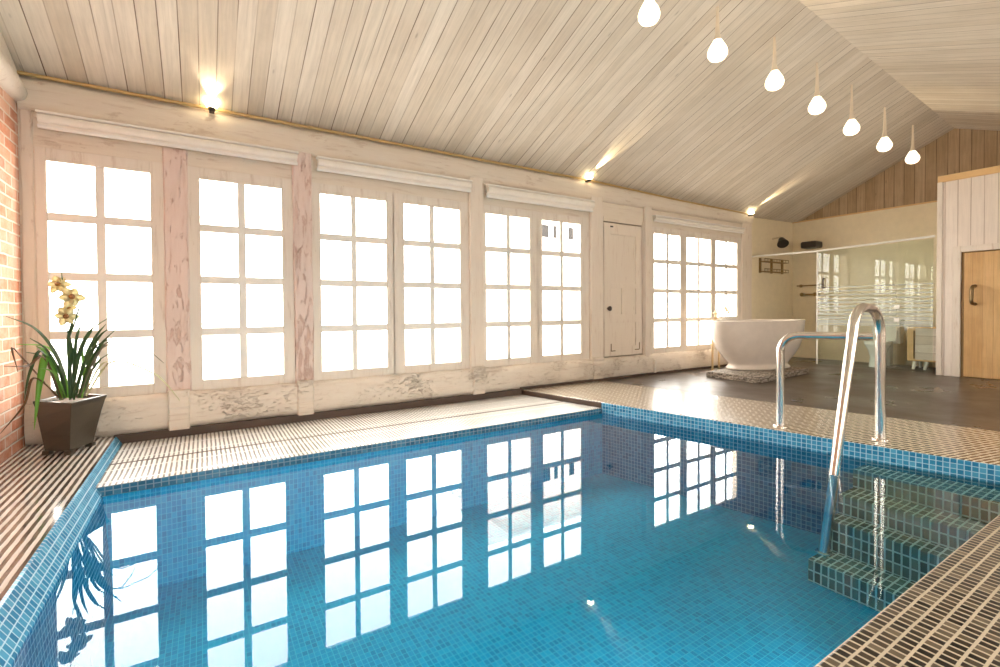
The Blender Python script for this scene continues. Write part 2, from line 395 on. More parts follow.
# ------------------------------------------------------------------ room shell
# ceiling : two slopes of boards, twelve centimetres thick
def ceiling():
    mb = MB(); xs = [XL, 1, 3, 4.5, 6.4, 8.3, XR+.1]
    eave = [2.772, 2.772, 2.772, 2.765, 2.715, 2.69, 2.735]
    th = .1; vs = []; fs = []
    rows = []
    for x, e in zip(xs, eave):
        ry = ridge_y(x)
        rows.append([(x, 5.16, e-(5.16-D)*SLOPE*0), (x, D, e), (x, ry, Z_R), (x, YF-.15, Z_R-.40*(ry-YF+.15))])
    n = len(xs)
    for r in rows: vs += r
    for r in rows: vs += [(p[0], p[1], p[2]+th) for p in r]
    N = 4*n
    for i in range(n-1):
        for k in range(3):
            a, b, c, d = i*4+k, i*4+k+1, (i+1)*4+k+1, (i+1)*4+k
            fs.append((a, d, c, b)); fs.append((a+N, b+N, c+N, d+N))
    return mb.add(vs, fs)
me_c = ceiling().build('ceiling', M['ceil']); tag(me_c, kind='structure')
def uv_ceiling(o):
    me = o.data; uv = me.uv_layers.new(name='uv')
    for p in me.polygons:
        for li in p.loop_indices:
            q = me.vertices[me.loops[li].vertex_index].co
            side = 0 if p.center.y > 2.6 else 50
            uv.data[li].uv = (q.y/math.cos(.41)+side, q.x)
uv_ceiling(me_c)

# end walls
mb = MB().prism([(XL, YF-.1), (XL, 5.15), (XL-.15, 5.15), (XL-.15, YF-.1)], -.06, 3.9)
w = struct('wall_left', mb, M['brick'], uvrot=0)
mb = MB().prism([(XR, YF-.1), (XR, 5.15), (XR+.15, 5.15), (XR+.15, YF-.1)], -.06, 2.735)
struct('wall_right', mb, M['cream'])
gb = MB(); ys = [5.15, 4.905, ridge_y(XR), YF-.1]
prof = [(5.15, 2.735), (5.15, 2.74), (4.905, 2.76), (ridge_y(XR), 3.88), (YF-.1, 2.735)]
vs = [(XR+.02, y, z) for y, z in prof]+[(XR+.15, y, z) for y, z in prof]; n = len(prof)
gb.add(vs, [list(range(n)), list(range(n, 2*n))[::-1]]+[(i, n+i, n+(i+1)%n, (i+1)%n) for i in range(n)])
g = gb.build('trim_1', M['gable']); tag(g, 'brown board gable above the cream shower wall', kind='structure')
uvl = g.data.uv_layers.new(name='uv')
for p in g.data.polygons:
    for li in p.loop_indices:
        q = g.data.vertices[g.data.loops[li].vertex_index].co; uvl.data[li].uv = (q.z, q.y)

# window wall ------------------------------------------------------
WIN = [  # glass x0, bar x0, bar x1, glass x1, opening x0, x1
    (-.965, -.715, -.660, -.375, -1.06, -.276), (.0, .278, .336, .612, -.09, .735),
    (.99, 1.273, 1.35, 1.63, .92, 1.735), (1.853, 2.13, 2.20, 2.51, 1.735, 2.64),
    (2.882, 3.208, 3.284, 3.525, 2.84, 3.65), (3.738, 4.02, 4.118, 4.367, 3.65, 4.52),
    (5.888, 6.15, 6.22, 6.48, 5.80, 6.565), (6.66, 6.925, 7.0, 7.26, 6.565, 7.345), (7.442, 7.688, 7.76, 8.03, 7.345, 8.18)]
GPX = [(47.5,95,105,150,190), (200,237.5,245,281.5,200), (320.5,351,356,385.5,215), (404,429,434.5,459,220), (486,507.1,509.5,528.7,240), (542.2,560,562.8,579.3,240),
       (654.2,666.2,668.6,679.1,260), (687,697.9,699.6,709.9,260), (716,725.1,726.9,735.8,260)]
_W = []
for w_, (a, b, c, d, y) in zip(WIN, GPX):
    yf, yb = D-.006, D+.018
    A, B, C_, E_ = (onY(a, y, yf).x, onY(b, y, yb).x, onY(c, y, yf).x, onY(d, y, yb).x) if a > 210 else (onY(a, y, yb).x, onY(b, y, yf).x, onY(c, y, yb).x, onY(d, y, yf).x)
    mid = (B+C_)/2; hw = max(.026, (C_-B)/2); _W.append((A, mid-hw, mid+hw, E_, w_[4], w_[5]))
WIN = _W
GZ0, GZ1, OZ0, OZ1 = .398, 2.155, .305, 2.245
wb = MB(); Y0, Y1 = D+.0, D+.16
wb.box(XL, 8.5, Y0, Y1, -.9, OZ0); wb.box(XL, 8.5, Y0, Y1, OZ1, 2.9)
edges = [XL]+sorted(sum(([w_[4], w_[5]] for w_ in WIN), []))+[8.5]
for i in range(0, len(edges), 2):
    if edges[i+1]-edges[i] > .01:
        a, b = edges[i], edges[i+1]
        if a < 4.6 < b:                                   # niche for the little door
            wb.box(a, 4.79, Y0, Y1, OZ0, OZ1); wb.box(5.605, b, Y0, Y1, OZ0, OZ1); wb.box(4.79, 5.605, Y0+.10, Y1, OZ0, OZ1)
        else: wb.box(a, b, Y0, Y1, OZ0, OZ1)
wb.box(8.5, XR+.1, 5.03, 5.18, -.06, 2.9)                   # shower side wall, set back
struct('wall_back', wb, M['frameh'])
struct('trim_2', MB().box(8.50, 8.505, D, 5.03, 0, 2.7).box(8.505, XR, 5.02, 5.03, 0, 2.74), M['cream'], 'cream tiled side wall lining of the shower corner')

def sash(i, w_):
    g0, b0, b1, g1, o0, o1 = w_
    root = sgroup('window_%d' % (i+1), ((o0+o1)/2, D+.02, OZ0))
    y0, y1 = D-.008, D+.018
    m = MB()
    m.box(o0-.008 if i != 0 else o0, g0, y0, y1, OZ0-.008, OZ1+.008); m.box(g1, o1+.008, y0, y1, OZ0-.008, OZ1+.008)
    m.box(g0, g1, y0, y1, OZ0-.008, GZ0); m.box(g0, g1, y0, y1, GZ1, OZ1+.008)
    m.build('window_frame', M['frame'], root, bevel=.004)
    m = MB(); MW = .066; ph = (GZ1-GZ0-3*MW)/4
    for k in range(3):
        z = GZ0+ph*(k+1)+MW*k
        m.box(g0-.002, g1+.002, y0+.010, y1-.001, z, z+MW)
    for k in range(4):
        z = GZ0+(ph+MW)*k
        m.box(b0, b1, y0+.009, y1-.002, z-.02 if k else z, z+ph+(.02 if k < 3 else 0))
    m.build('glazing_bars', M['sash'], root, bevel=.003)
    MB().box(g0-.01, g1+.01, D+.018, D+.023, GZ0-.01, GZ1+.01).build('glass', M['glass'], root)
for i, w_ in enumerate(WIN): sash(i, w_)

# posts and beams, proud of the sashes
PR = D-.045
ti = 3
def post(x0, x1, mat, z0=.29, z1=2.40, proud=PR, label=None):
    global ti
    mb = MB(); n = 12; rnd = random.Random(x0)
    L = [x0+rnd.uniform(-.004, .004) for _ in range(n+1)]; Rr = [x1+rnd.uniform(-.004, .004) for _ in range(n+1)]
    P = [proud+rnd.uniform(-.006, .006) for _ in range(n+1)]
    vs = []; fs = []
    for k in range(n+1):
        z = z0+(z1-z0)*k/n
        vs += [(L[k], D-.002, z), (L[k], P[k]+.012, z), (L[k]+.012, P[k], z), (Rr[k]-.012, P[k], z), (Rr[k], P[k]+.012, z), (Rr[k], D-.002, z)]
    for k in range(n):
        for j in range(5):
            fs.append((k*6+j, k*6+j+1, (k+1)*6+j+1, (k+1)*6+j))
    mb.add(vs, fs); mb.add(vs[:6], [(5,4,3,2,1,0)]); mb.add(vs[-6:], [(0,1,2,3,4,5)])
    o = struct('trim_%d' % ti, mb, mat, label); ti += 1; return o
post(-1.143, -1.06, M['postclean'], .29, 2.72, D-.012, label='pale corner post beside the brick wall')
post(-.272, -.094, M['post'], .29, 2.38, D-.022, label='peeling pink post between the first two windows')
post(.74, .912, M['post'], .29, 2.52, D-.03, label='peeling pink post right of the second window')
post(2.645, 2.835, M['postclean'], .29, 2.66, label='whitewashed post between the second and third window pairs')
post(4.53, 4.765, M['postclean'], .29, 2.66, label='whitewashed post left of the small cream door')
post(5.625, 5.785, M['postclean'], .29, 2.58, label='whitewashed post right of the small cream door')
post(8.185, 8.50, M['postclean'], .0, 2.60, D-.02, label='pale pillar where the window wall meets the shower')
post(-.262, -.105, M['sill'], .0, .33, PR-.030, 'worn foot of the first pink post over the sill beam')
post(.75, .90, M['sill'], .0, .33, PR-.030, 'worn foot of the second pink post over the sill beam')
post(2.66, 2.82, M['sill'], .0, .33, PR-.030, 'worn foot of the whitewashed post between the window pairs')
post(4.55, 4.75, M['sill'], .0, .33, PR-.030, 'worn foot of the post left of the small cream door')
def rough_beam(x0, x1, z0, z1, proud, mat, label, n=60, amp=.012, seed=1):
    global ti
    rnd = random.Random(seed); mb = MB(); vs = []; fs = []; rows = 7
    for i in range(n+1):
        x = x0+(x1-x0)*i/n
        yb = proud+.005*math.sin(i*.7+seed)
        for k in range(rows):
            t = k/(rows-1); z = z0+(z1-z0)*t
            y = yb+rnd.uniform(-amp, amp)+(.03*(abs(t-.5)*2)**4)
            if k == 0: z += rnd.uniform(-.004, .012)
            if k == rows-1: z += rnd.uniform(-.006, .006)
            vs.append((x, y, z))
        vs.append((x, D+.0, z1)); vs.append((x, D+.0, z0))
    m_ = rows+2
    for i in range(n):
        for k in range(m_):
            fs.append((i*m_+k, (i+1)*m_+k, (i+1)*m_+(k+1)%m_, i*m_+(k+1)%m_))
    mb.add(vs, fs, True); mb.add(vs[:m_], [list(range(m_))]); mb.add(vs[-m_:], [list(range(m_))[::-1]])
    o = struct('trim_%d' % ti, mb, mat, label); ti += 1; return o
rough_beam(XL+.01, 8.49, .0, .31, PR-.015, M['sill'], 'rough whitewashed sill beam under the windows', n=220, amp=.010)
rough_beam(XL+.01, 8.49, 2.51, 2.755, PR-.005, M['frameh'], 'whitewashed top beam under the ceiling boards', n=80, amp=.006, seed=3)
# golden bead along the eave
bead = MB(); pts = [(XL+.01, 2.768), (4.5, 2.762), (6.4, 2.712), (8.49, 2.69)]
bead.tube([(x, D-.058, z-.004) for x, z in pts], .014, 8)
struct('trim_%d' % ti, bead, M['trimwood'], 'thin golden wooden bead along the eave'); ti += 1
# dark skirting
struct('baseboard_back', MB().box(-.62, farx(4.9), D-.075, D-.002, -.065, .008).box(farx(4.9), 8.2, D-.075, D-.002, 0, .03), M['skirt'])
# small door in the wall
dr = sgroup('door_1', (5.2, D, .31))
m = MB(); x0, x1, z0, z1 = 4.812, 5.583, .325, 2.225
m.box(x0, x1, D+.0, D+.05, z0, z1)
m.build('door_leaf', M['doorpaint'], dr, bevel=.004)
m = MB()
for (a, b, c, d) in ((x0, x0+.13, z0, z1), (x1-.13, x1, z0, z1), (x0+.13, x1-.13, z0, z0+.13), (x0+.13, x1-.13, .80, .92), (x0+.13, x1-.13, 1.30, 1.37), (x0+.13, x1-.13, z1-.16, z1), (5.16, 5.24, .92, 1.30)):
    m.box(a, b, D-.014, D+.002, c, d)
m.build('door_rail', M['doorpaint'], dr, bevel=.003)
MB().lathe([(.0, -.0), (.016, 0), (.016, .02), (.034, .035), (.036, .05), (.024, .062), (0, .064)], (0,0,0)).build('door_knob', M['dark'], dr)
kb = [o for o in COL.objects if o.name.startswith('door_knob')][0]
for v_ in kb.data.vertices:
    p = v_.co + Vector((5.2, D, .31)); v_.co = Vector((4.875+p.x, D-.014-p.z, 1.005+p.y)) - Vector((5.2, D, .31))
for (cx_, d_) in ((4.935, 1), (5.52, -1)):
    MB().box(cx_, cx_+.012, D-.018, D-.010, .40, .50).box(min(cx_, cx_+d_*.09), max(cx_, cx_+d_*.09), D-.018, D-.010, .39, .402).build('corner_bracket', M['bronze'], dr)
MB().box(4.93, 4.985, D-.02, D-.012, 2.165, 2.185).build('latch_plate', M['dark'], dr)
post(4.772, 4.797, M['postclean'], .30, 2.30, D-.028, 'thin left casing of the small cream door')
post(5.60, 5.622, M['postclean'], .30, 2.30, D-.028, 'thin right casing of the small cream door')
MB_pipe = MB().tube([(5.80, D-.075, .03), (5.80, D-.075, .23)], .022, 10)
tag(MB_pipe.build('pipe', M['frame']), 'short pale pipe stub below the post right of the small cream door', 'pipe')

# plaster lintel on the brick wall
mb = MB(); pts = [(XL+.0, y, 2.625) for y in (-1.7, 0, 1.2, 2.2, 3.2, 4.0, 4.6, 4.86)]
mb.tube(pts, [.09,.088,.09,.088,.092,.09,.085,.07], 16)
vs = [(XL+x, y, z) for x in (-.05, .02) for y, z in ((4.9, 2.62), (4.9, 2.75), (2.03, 3.86), (YF, 2.3), (YF, 2.0), (2.03, 2.62))]
mb.add(vs, [(0,1,2,3,4,5), (11,10,9,8,7,6)]+[(i, 6+i, 6+(i+1)%6, (i+1)%6) for i in range(6)])
struct('trim_%d' % ti, mb, M['plaster'], 'rough plaster band with a rounded lower edge above the brick wall'); ti += 1

# unseen wall behind the photographer, its three broad windows added for fill light
fw = MB(); OPN = [(-.4, 1.2), (2.4, 4.0), (5.2, 6.8)]; fz0, fz1 = .75, 1.95
fw.box(XL, XR, YF-.15, YF, -.06, fz0); fw.box(XL, XR, YF-.15, YF, fz1, 2.6)
e = [XL]+sum(([a, b] for a, b in OPN), [])+[XR]
for i in range(0, len(e), 2): fw.box(e[i], e[i+1], YF-.15, YF, fz0, fz1)
struct('wall_front', fw, M['frameh'])
for i, (a, b) in enumerate(OPN):
    root = sgroup('window_%d' % (10+i), ((a+b)/2, YF, fz0))
    m = MB()
    for k in range(5):
        x = a+(b-a-.05)*k/4; m.box(x, x+.05, YF-.09, YF-.03, fz0, fz1)
    for z in (fz0, (fz0+fz1)/2-.025, fz1-.05): m.box(a, b, YF-.088, YF-.032, z, z+.05)
    m.build('window_frame', M['sash'], root)
    MB().box(a, b, YF-.063, YF-.057, fz0, fz1).build('glass', M['glass'], root)

# ------------------------------------------------------------------ floors, decks, pool
def edge_strip(mb, pts, inner, z, r=.02):
    pass
fx = farx
# window-side gutter ledge
mb = MB().prism([(-.60, PW), (fx(PW), PW), (fx(4.905), 4.905), (-.60, 4.905)], -.9, -.06)
gl = struct('pool_gutter_ledge', mb, M['mos_win'], uvrot=0, bevel=.008)
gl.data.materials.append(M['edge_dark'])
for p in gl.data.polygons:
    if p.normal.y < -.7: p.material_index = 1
mb = MB().box(-.60, fx(4.2), 4.195, 4.21, -.0615, -.0575)
struct('gutter_seam', mb, M['skirt'])
# raised left ledge, riser leaning slightly into the pool
def left_ledge():
    mb = MB(); prof = [(XL-.05, -.9), (-.48, -.9), (-.53, -.118), (-.597, -.006), (-.607, 0), (XL-.05, 0)]
    n = len(prof); vs = [(x, YF, z) for x, z in prof]+[(x, 4.905, z) for x, z in prof]
    return mb.add(vs, [list(range(n)), list(range(n, 2*n))[::-1]]+[(i, n+i, n+(i+1)%n, (i+1)%n) for i in range(n)])
ll = struct('pool_ledge', left_ledge(), M['mos_y'], uvrot=0)
ll.data.materials.append(M['blue_edge'])
for p in ll.data.polygons:
    if p.normal.x > .3: p.material_index = 1
def fdx(y): return 5.03+.185*(2.95-y)
# near deck
nd = struct('pool_deck', MB().prism([(-.62, YF), (fdx(PN), YF), (fdx(PN), PN), (-.56, PN)], -.9, 0), M['mos_x'], uvrot=0, bevel=.012)
# far deck strip
fd = struct('pool_deck_end', MB().prism([(fx(PN), PN), (fdx(PN), PN), (fdx(4.905), 4.905), (fx(4.905), 4.905), (fx(PW), PW)], -.9, 0), M['mos_far'], uvrot=-FA+math.pi/2*0, bevel=.012)
fd.data.materials.append(M['blue_edge']); fd.data.materials.append(M['skirt'])
for p in fd.data.polygons:
    if p.normal.x < -.7: p.material_index = 1 if p.center.y < PW else 2
nd.data.materials.append(M['blue_floor'])
for p in nd.data.polygons:
    if p.normal.y > .7: p.material_index = 1
# slate floor
struct('floor', MB().prism([(fdx(PN), PN), (fdx(4.905), 4.905), (8.5, 4.905), (8.5, 5.03), (XR, 5.03), (XR, YF), (fdx(PN), YF)], -.06, -.001), M['floor'])
# pool basin
struct('pool_basin', MB().box(-.62, 4.5, PN-.1, 4.0, PF-.1, PF), M['blue_floor'], uvrot=0)
wl = MB(); wl.box(-.60, 4.2, PW-.008, PW+.01, PF, -.122)
struct('pool_basin_wall', wl, M['blue_floor'], uvrot=0)
# steps
st = sgroup('pool_steps', (3.7, 1.05, PF), 'green mosaic steps going down into the pool')
for k, (nx, z) in enumerate(((3.90, -.152), (3.68, -.285), (3.51, -.415), (3.27, -.615))):
    y1 = 1.51
    MB().prism([(nx, PN), (nx, y1), (fx(y1), y1), (fx(PN), PN)], PF, z).build('step', M['step_tile'], st, uvrot=0, bevel=.008)
    o_ = [o for o in COL.objects if o.name.startswith('step')][-1]; o_.data.materials.append(M['tread_tile'])
    for p in o_.data.polygons:
        if p.normal.z > .7: p.material_index = 1
# water
wt = MB().add([(-.525, PN, WZ), (fx(PN), PN, WZ), (fx(PW), PW, WZ), (-.525, PW, WZ)], [(0,1,2,3)])
tag(wt.build('pool_water', M['water']), 'clear still water filling the blue tiled pool', 'water', kind='stuff')

# ------------------------------------------------------------------ handrails
rb = thing('stair_handrail', 'tall bent steel handrail sloping down into the water over the pool steps', 'handrail', (4.30, 1.487, 0))
path = fillet([(4.302, 1.487, .0), (4.285, 1.487, .985), (3.88, 1.487, 1.0), (3.43, 1.487, -.612)], [.2, .17], 10)
MB().tube(path, .0325, 18).build('rail', M['chrome'], rb)
MB().lathe([(.055, 0), (.055, .006), (.05, .012), (.034, .014)], (4.302, 1.487, .0)).build('flange', M['chrome'], rb)
MB().lathe([(.05, 0), (.05, .006), (.045, .012), (.034, .014)], (3.43, 1.487, -.615)).build('flange', M['chrome'], rb)
ra = thing('guard_handrail', 'low steel guard rail with one post and a level bar along the pool end', 'handrail', (4.09, 2.09, 0))
path = fillet([(4.09, 2.105, 0), (4.085, 2.105, .772), (4.285, 1.53, .775)], .14, 10)
MB().tube(path, .030, 18).build('rail', M['chrome'], ra)
MB().lathe([(.055, 0), (.055, .006), (.05, .012), (.032, .014)], (4.09, 2.105, 0)).build('flange', M['chrome'], ra)

# ------------------------------------------------------------------ roller blinds
def blind(x0, x1, z0, z1, label, tilt=0):
    z0 -= .015; z1 -= .015; zc = (z0+z1)/2; h = z1-z0; y = D-.035
    b = thing('roller_blind', label, 'blind', ((x0+x1)/2, y, zc), 'rolled up blinds above the windows')
    MB().box(x0, x1, y-.075, y-.005, z1-.018, z1).build('head_rail', M['blindrail'], b, bevel=.004)
    MB().tube([(x0+.01, y-.045, z1-.018-h*.26), (x1-.01, y-.045, z1-.018-h*.26)], h*.27, 18).build('fabric_roll', M['blind'], b)
    MB().box(x0+.01, x1-.01, y-.042, y-.012, z0+.012, z1-h*.42).build('fabric', M['blind'], b)
    MB().tube([(x0+.005, y-.030, z0+.012), (x1-.005, y-.030, z0+.012)], .016, 10).build('bottom_bar', M['blindrail'], b)
    return b
blind(-1.03, .785, 2.395, 2.515, 'rolled up cream blind above the two windows nearest the brick wall')
blind(.95, 2.65, 2.375, 2.505, 'rolled up cream blind above the second pair of windows, left of the pale post')
blind(2.85, 4.55, 2.345, 2.495, 'rolled up cream blind above the window pair left of the small door')
blind(5.785, 8.14, 2.335, 2.43, 'long rolled up cream blind above the three windows behind the bathtub')

# ------------------------------------------------------------------ lamps
def pendant():
    p = thing('pendant_lamp', '', 'lamp', (0,0,0), 'teardrop pendant lamps hanging in a row')
    MB().lathe([(.0, -.098), (.036, -.095), (.064, -.08), (.083, -.05), (.086, -.02), (.076, .015), (.056, .05), (.037, .085)], n=24).build('lamp_bulb', M['bulb'], p)
    MB().lathe([(.0375, .083), (.0275, .12), (.021, .155), (.017, .22), (.013, .32), (.010, .40)], n=14).build('stem', M['stem'], p)
    return p
px = [(649, 12, 'nearest glowing teardrop pendant, cut off by the top edge of the photo'),
      (717.5, 50, 'second glowing teardrop pendant from the top edge, near the centre of the ceiling'),
      (774.5, 80, 'third glowing teardrop pendant from the top edge, largest one with its whole stem in view'),
      (817, 105, 'fourth teardrop pendant, the middle one of the row of seven'),
      (851.5, 127, 'fifth teardrop pendant from the top edge, third from the far gable'),
      (884.5, 144, 'sixth teardrop pendant, second from the far gable'),
      (912.5, 157, 'farthest and smallest teardrop pendant, in front of the brown gable boards')]
proto = pendant()
for i, (x, y, lab) in enumerate(px):
    o = proto if i == 0 else copy_tree(proto)
    yl = (2.60, 2.60, 2.60, 2.63, 2.66, 2.70, 2.73)[i]; q = onY(x, y, yl)
    o.location = q; o['label'] = lab
    for ch in [c for c in COL.objects if c.parent == o and c.name.startswith('stem')]:
        ch.scale.z = 1
        need = zl(yl)-q.z+.02
        # stretch so that the stem meets the ceiling
        ch.scale.z = need/.40; 
        ch.location.z = .155*(1-ch.scale.z)
        ch.scale.z = (need-.155)/(.40-.155); ch.location.z = .155-.155*ch.scale.z
def spot(x, z, lab, aim, power, ang=32):
    s = thing('spot_lamp', lab, 'lamp', (x, D-.075, z), 'small uplights along the eave')
    y = D-.075
    MB().box(x-.02, x+.02, y-.01, y+.03, z-.025, z+.0).build('bracket', M['dark'], s)
    MB().lathe([(.014, -.028), (.026, -.02), (.032, .012)], (x, y-.03, z)).build('lamp_shade', M['dark'], s)
    MB().lathe([(0, -.0), (.028, .0), (.045, .02), (.043, .045), (.026, .064), (0, .07)], (x, y-.03, z)).build('lamp_bulb', M['spotglow'], s)
    l = bpy.data.lights.new('spot_light', 'SPOT'); l.energy = power; l.color = (1, .80, .5); l.spot_size = math.radians(ang); l.spot_blend = .5; l.shadow_soft_size = .02
    lo = bpy.data.objects.new('spot_light', l); COL.objects.link(lo); lo.parent = s
    lo.location = (0, -.09, .045)
    lo.rotation_euler = Vector(aim).to_track_quat('-Z', 'Y').to_euler()
spot(.09, 2.752, 'small glowing uplight on the eave near the brick wall, above the second window', (.05, -1, .8), 16, 70)
spot(4.45, 2.75, 'small uplight on the eave above the post left of the small door', (.0, -1, .46), 120)
spot(8.33, 2.675, 'small uplight on the eave at the shower pillar', (.0, -1, .46), 120)

# ------------------------------------------------------------------ bathtub on plinth
tp = MB().prism([(6.20, 4.24), (6.20, 3.47), (7.80, 3.60), (7.80, 4.37)], 0, .082)
tag(tp.build('bathtub_plinth', M['plinth'], uvrot=0, bevel=.006), 'low stone plinth under the white bathtub', 'plinth')
TC = Vector((7.20, 4.04, .082))
tb = thing('bathtub', 'freestanding white oval bathtub on a low stone plinth', 'bathtub', TC)
prof = [(.0, 0), (.52, 0), (.57, .012), (.565, .03), (.525, .06), (.54, .10), (.635, .19), (.745, .32), (.815, .47), (.85, .62), (.865, .715), (.868, .728), (.852, .732), (.835, .724), (.79, .56), (.70, .36), (.55, .2), (.35, .14), (0, .13)]
rot_t = math.radians(-9)
m = MB(); n = 48; vs = []; fs = []
for (r, z) in prof:
    asp = .46+.06*(1-min(1, z/.7))
    for k in range(n):
        a = 2*math.pi*k/n; ca, sa = math.cos(a), math.sin(a)
        ex = 2/2.25
        x = r*math.copysign(abs(ca)**ex, ca); y = r*asp*math.copysign(abs(sa)**ex, sa)
        zz = z*(1+.0*ca)
        vs.append(TC+Vector((x*math.cos(rot_t)-y*math.sin(rot_t), x*math.sin(rot_t)+y*math.cos(rot_t), zz)))
for i in range(len(prof)-1):
    for k in range(n): fs.append((i*n+k, i*n+(k+1)%n, (i+1)*n+(k+1)%n, (i+1)*n+k))
m.add(vs, fs, True); m.build('tub_body', M['tub'], tb)
q = TC+Vector((.83*math.cos(rot_t), .83*math.sin(rot_t), .60))
MB().lathe([(.0, 0), (.03, 0), (.03, .008), (0, .01)], q).build('overflow_cap', M['chrome'], tb)
fc = thing('bath_faucet', 'floor-standing golden bath tap with two pipes at the window end of the bathtub', 'faucet', (6.95, 4.59, 0))
pa, pb = onY(712.5, 355, 4.60), onY(719, 355, 4.585); fcx, fcy = (pa.x+pb.x)/2, 4.59
for p_ in (pa, pb):
    MB().tube([(p_.x, p_.y, 0), (p_.x, p_.y, .82)], .017, 12).build('pipe', M['gold'], fc)
MB().tube([(fcx-.11, fcy-.06, .84), (fcx+.11, fcy+.06, .84)], .026, 12).build('mixer_body', M['gold'], fc)
MB().tube(fillet([(fcx, fcy, .84), (fcx, fcy, 1.0), (fcx+.04, fcy-.16, 1.0), (fcx+.05, fcy-.2, .90)], .05), .014, 12).build('spout', M['gold'], fc)
for s_ in (-1, 1):
    c = Vector((fcx+s_*.09, fcy+s_*.05, .86))
    MB().lathe([(.012, 0), (.012, .05), (.03, .055), (.03, .07), (0, .075)], c, 14).build('tap_handle', M['gold'], fc)

# ------------------------------------------------------------------ shower corner
SA = Vector((9.09, 4.07, 0)); SB = Vector((9.09, 2.50, 0)); SW = Vector((8.56, 5.015, 1.945)); SD = (SB-SA).normalized(); SN = Vector((-SD.y, SD.x, 0))
def on_screen(x, y):
    d = ray(x, y); t = (SA-EYE).dot(SN)/d.dot(SN); return EYE+d*t
def st_at(x, y): return (on_screen(x, y)-SA).dot(SD)
ss = thing('shower_screen', 'clear glass shower screen with frosted stripes beside the white sauna cabin', 'shower screen', SA+SD*.8)
z0 = .02; L = (SB-SA).length
e0, e1, e2 = .015, st_at(897, 300), L-.015
def gpanel(a, b, za, zb, name, mat):
    c = SA+SD*((a+b)/2); return MB().obox((c.x, c.y, (za+zb)/2), SD*(b-a)/2, SN*.005, Vector((0, 0, (zb-za)/2))).build(name, mat, ss)
gpanel(e0, e1-.006, z0, 1.985, 'glass_door', M['shower_glass'])
gpanel(e1, e2, z0, 2.0, 'glass_panel', M['shower_glass'])
MB().tube([SW, SA+Vector((0, 0, 1.985)), SB+Vector((0, 0, 2.035))], .017, 10).build('top_rail', M['blindrail'], ss)
c = SA+SD*(e0+.10)
h0 = c-SN*.04 if SN.x > 0 else c+SN*.04
MB().tube(fillet([c+Vector((0,0,1.34)), h0+Vector((0,0,1.34)), h0+Vector((0,0,1.50)), c+Vector((0,0,1.50))], .015), .011, 10).build('door_handle', M['dark'], ss)
for z in (.80, 1.0):
    c = SA+SD*e1; MB().obox((c.x, c.y, z), SD*.035, SN*.011, Vector((0,0,.028))).build('hinge', M['blindrail'], ss)
c = SA+SD*(e0-.008); MB().obox((c.x, c.y, 1.0), SD*.009, SN*.009, Vector((0,0,.985))).build('edge_seal', M['blindrail'], ss)
# fittings on the shower walls
q = onY(776, 243, 4.9)
sh = thing('hand_shower', 'dark shower head on a chrome arm high on the cream side wall', 'shower head', (q.x, 5.02, q.z))
MB().tube(fillet([(q.x+.1, 5.018, q.z+.10), (q.x+.08, 4.86, q.z+.11), (q.x, 4.78, q.z+.05)], .05), .016, 10).build('arm', M['chrome'], sh)
MB().tube([(q.x+.02, 4.81, q.z+.06), (q.x-.06, 4.74, q.z-.04)], [.05, .10], 18).build('head', M['dark'], sh)
q = onX(811, 244.5, XR-.3)
sh = thing('rain_shower_head', 'flat dark rain shower head above the glass rail at the back wall', 'shower head', (XR, q.y, q.z))
MB().tube([(XR-.002, q.y, q.z+.0), (XR-.16, q.y, q.z+.0)], .018, 10).build('arm', M['chrome'], sh)
MB().box(q.x-.12, q.x+.16, q.y-.14, q.y+.14, q.z-.07, q.z+.055).build('head', M['dark'], sh, bevel=.03)
ck = thing('shower_rack', 'two-tier wire rack on the cream side wall under the shower head', 'rack', (9.3, 5.02, 1.7))
for z in (1.69, 1.88):
    m = MB()
    for y in (4.90, 4.96, 5.01): m.tube([(8.95, y, z), (9.80, y, z)], .007, 6)
    m.tube([(8.95, 4.90, z+.05), (9.80, 4.90, z+.05)], .008, 6)
    for k in range(9): m.tube([(8.95+.85*k/8, 5.012, z), (8.95+.85*k/8, 4.90, z), (8.95+.85*k/8, 4.90, z+.05)], .005, 6)
    m.build('wire_shelf', M['brass'], ck)
for x in (8.98, 9.38, 9.77): MB().box(x-.02, x+.02, 4.99, 5.018, 1.67, 1.95).build('bracket', M['brass'], ck)
a, b = onX(797, 286, XR-.06), onX(822, 286, XR-.06)
tr = thing('towel_rail', 'thin brass towel rail on the shower back wall', 'towel rail', (XR, (a.y+b.y)/2, a.z))
MB().tube([(XR-.06, min(a.y, 5.0), a.z), (XR-.06, b.y, a.z)], .012, 10).build('bar', M['brass'], tr)
for y in (min(a.y, 5.0)-.05, b.y+.03): MB().lathe([(.03, 0), (.03, .02), (.014, .022), (.014, .06)], (0,0,0), 12).build('mount', M['brass'], tr)
for o, y in zip([c for c in COL.objects if c.parent == tr and c.name.startswith('mount')], (min(a.y, 5.0)-.05, b.y+.03)):
    base = parent_loc(tr)
    for v_ in o.data.vertices:
        p = v_.co+base; v_.co = Vector((XR-p.z, y+p.x, a.z+p.y))-base
a = onX(810, 294.5, XR-.04)
mx = thing('shower_mixer', 'brass shower mixer with two knobs below the towel rail', 'tap', (XR, a.y, a.z))
MB().box(XR-.05, XR+.004, a.y-.16, a.y+.16, a.z-.018, a.z+.018).build('mixer_body', M['brass'], mx, bevel=.01)
for d in (-.12, .12): MB().tube([(XR-.04, a.y+d, a.z), (XR-.11, a.y+d, a.z)], [.03, .038], 14).build('knob', M['brass'], mx)
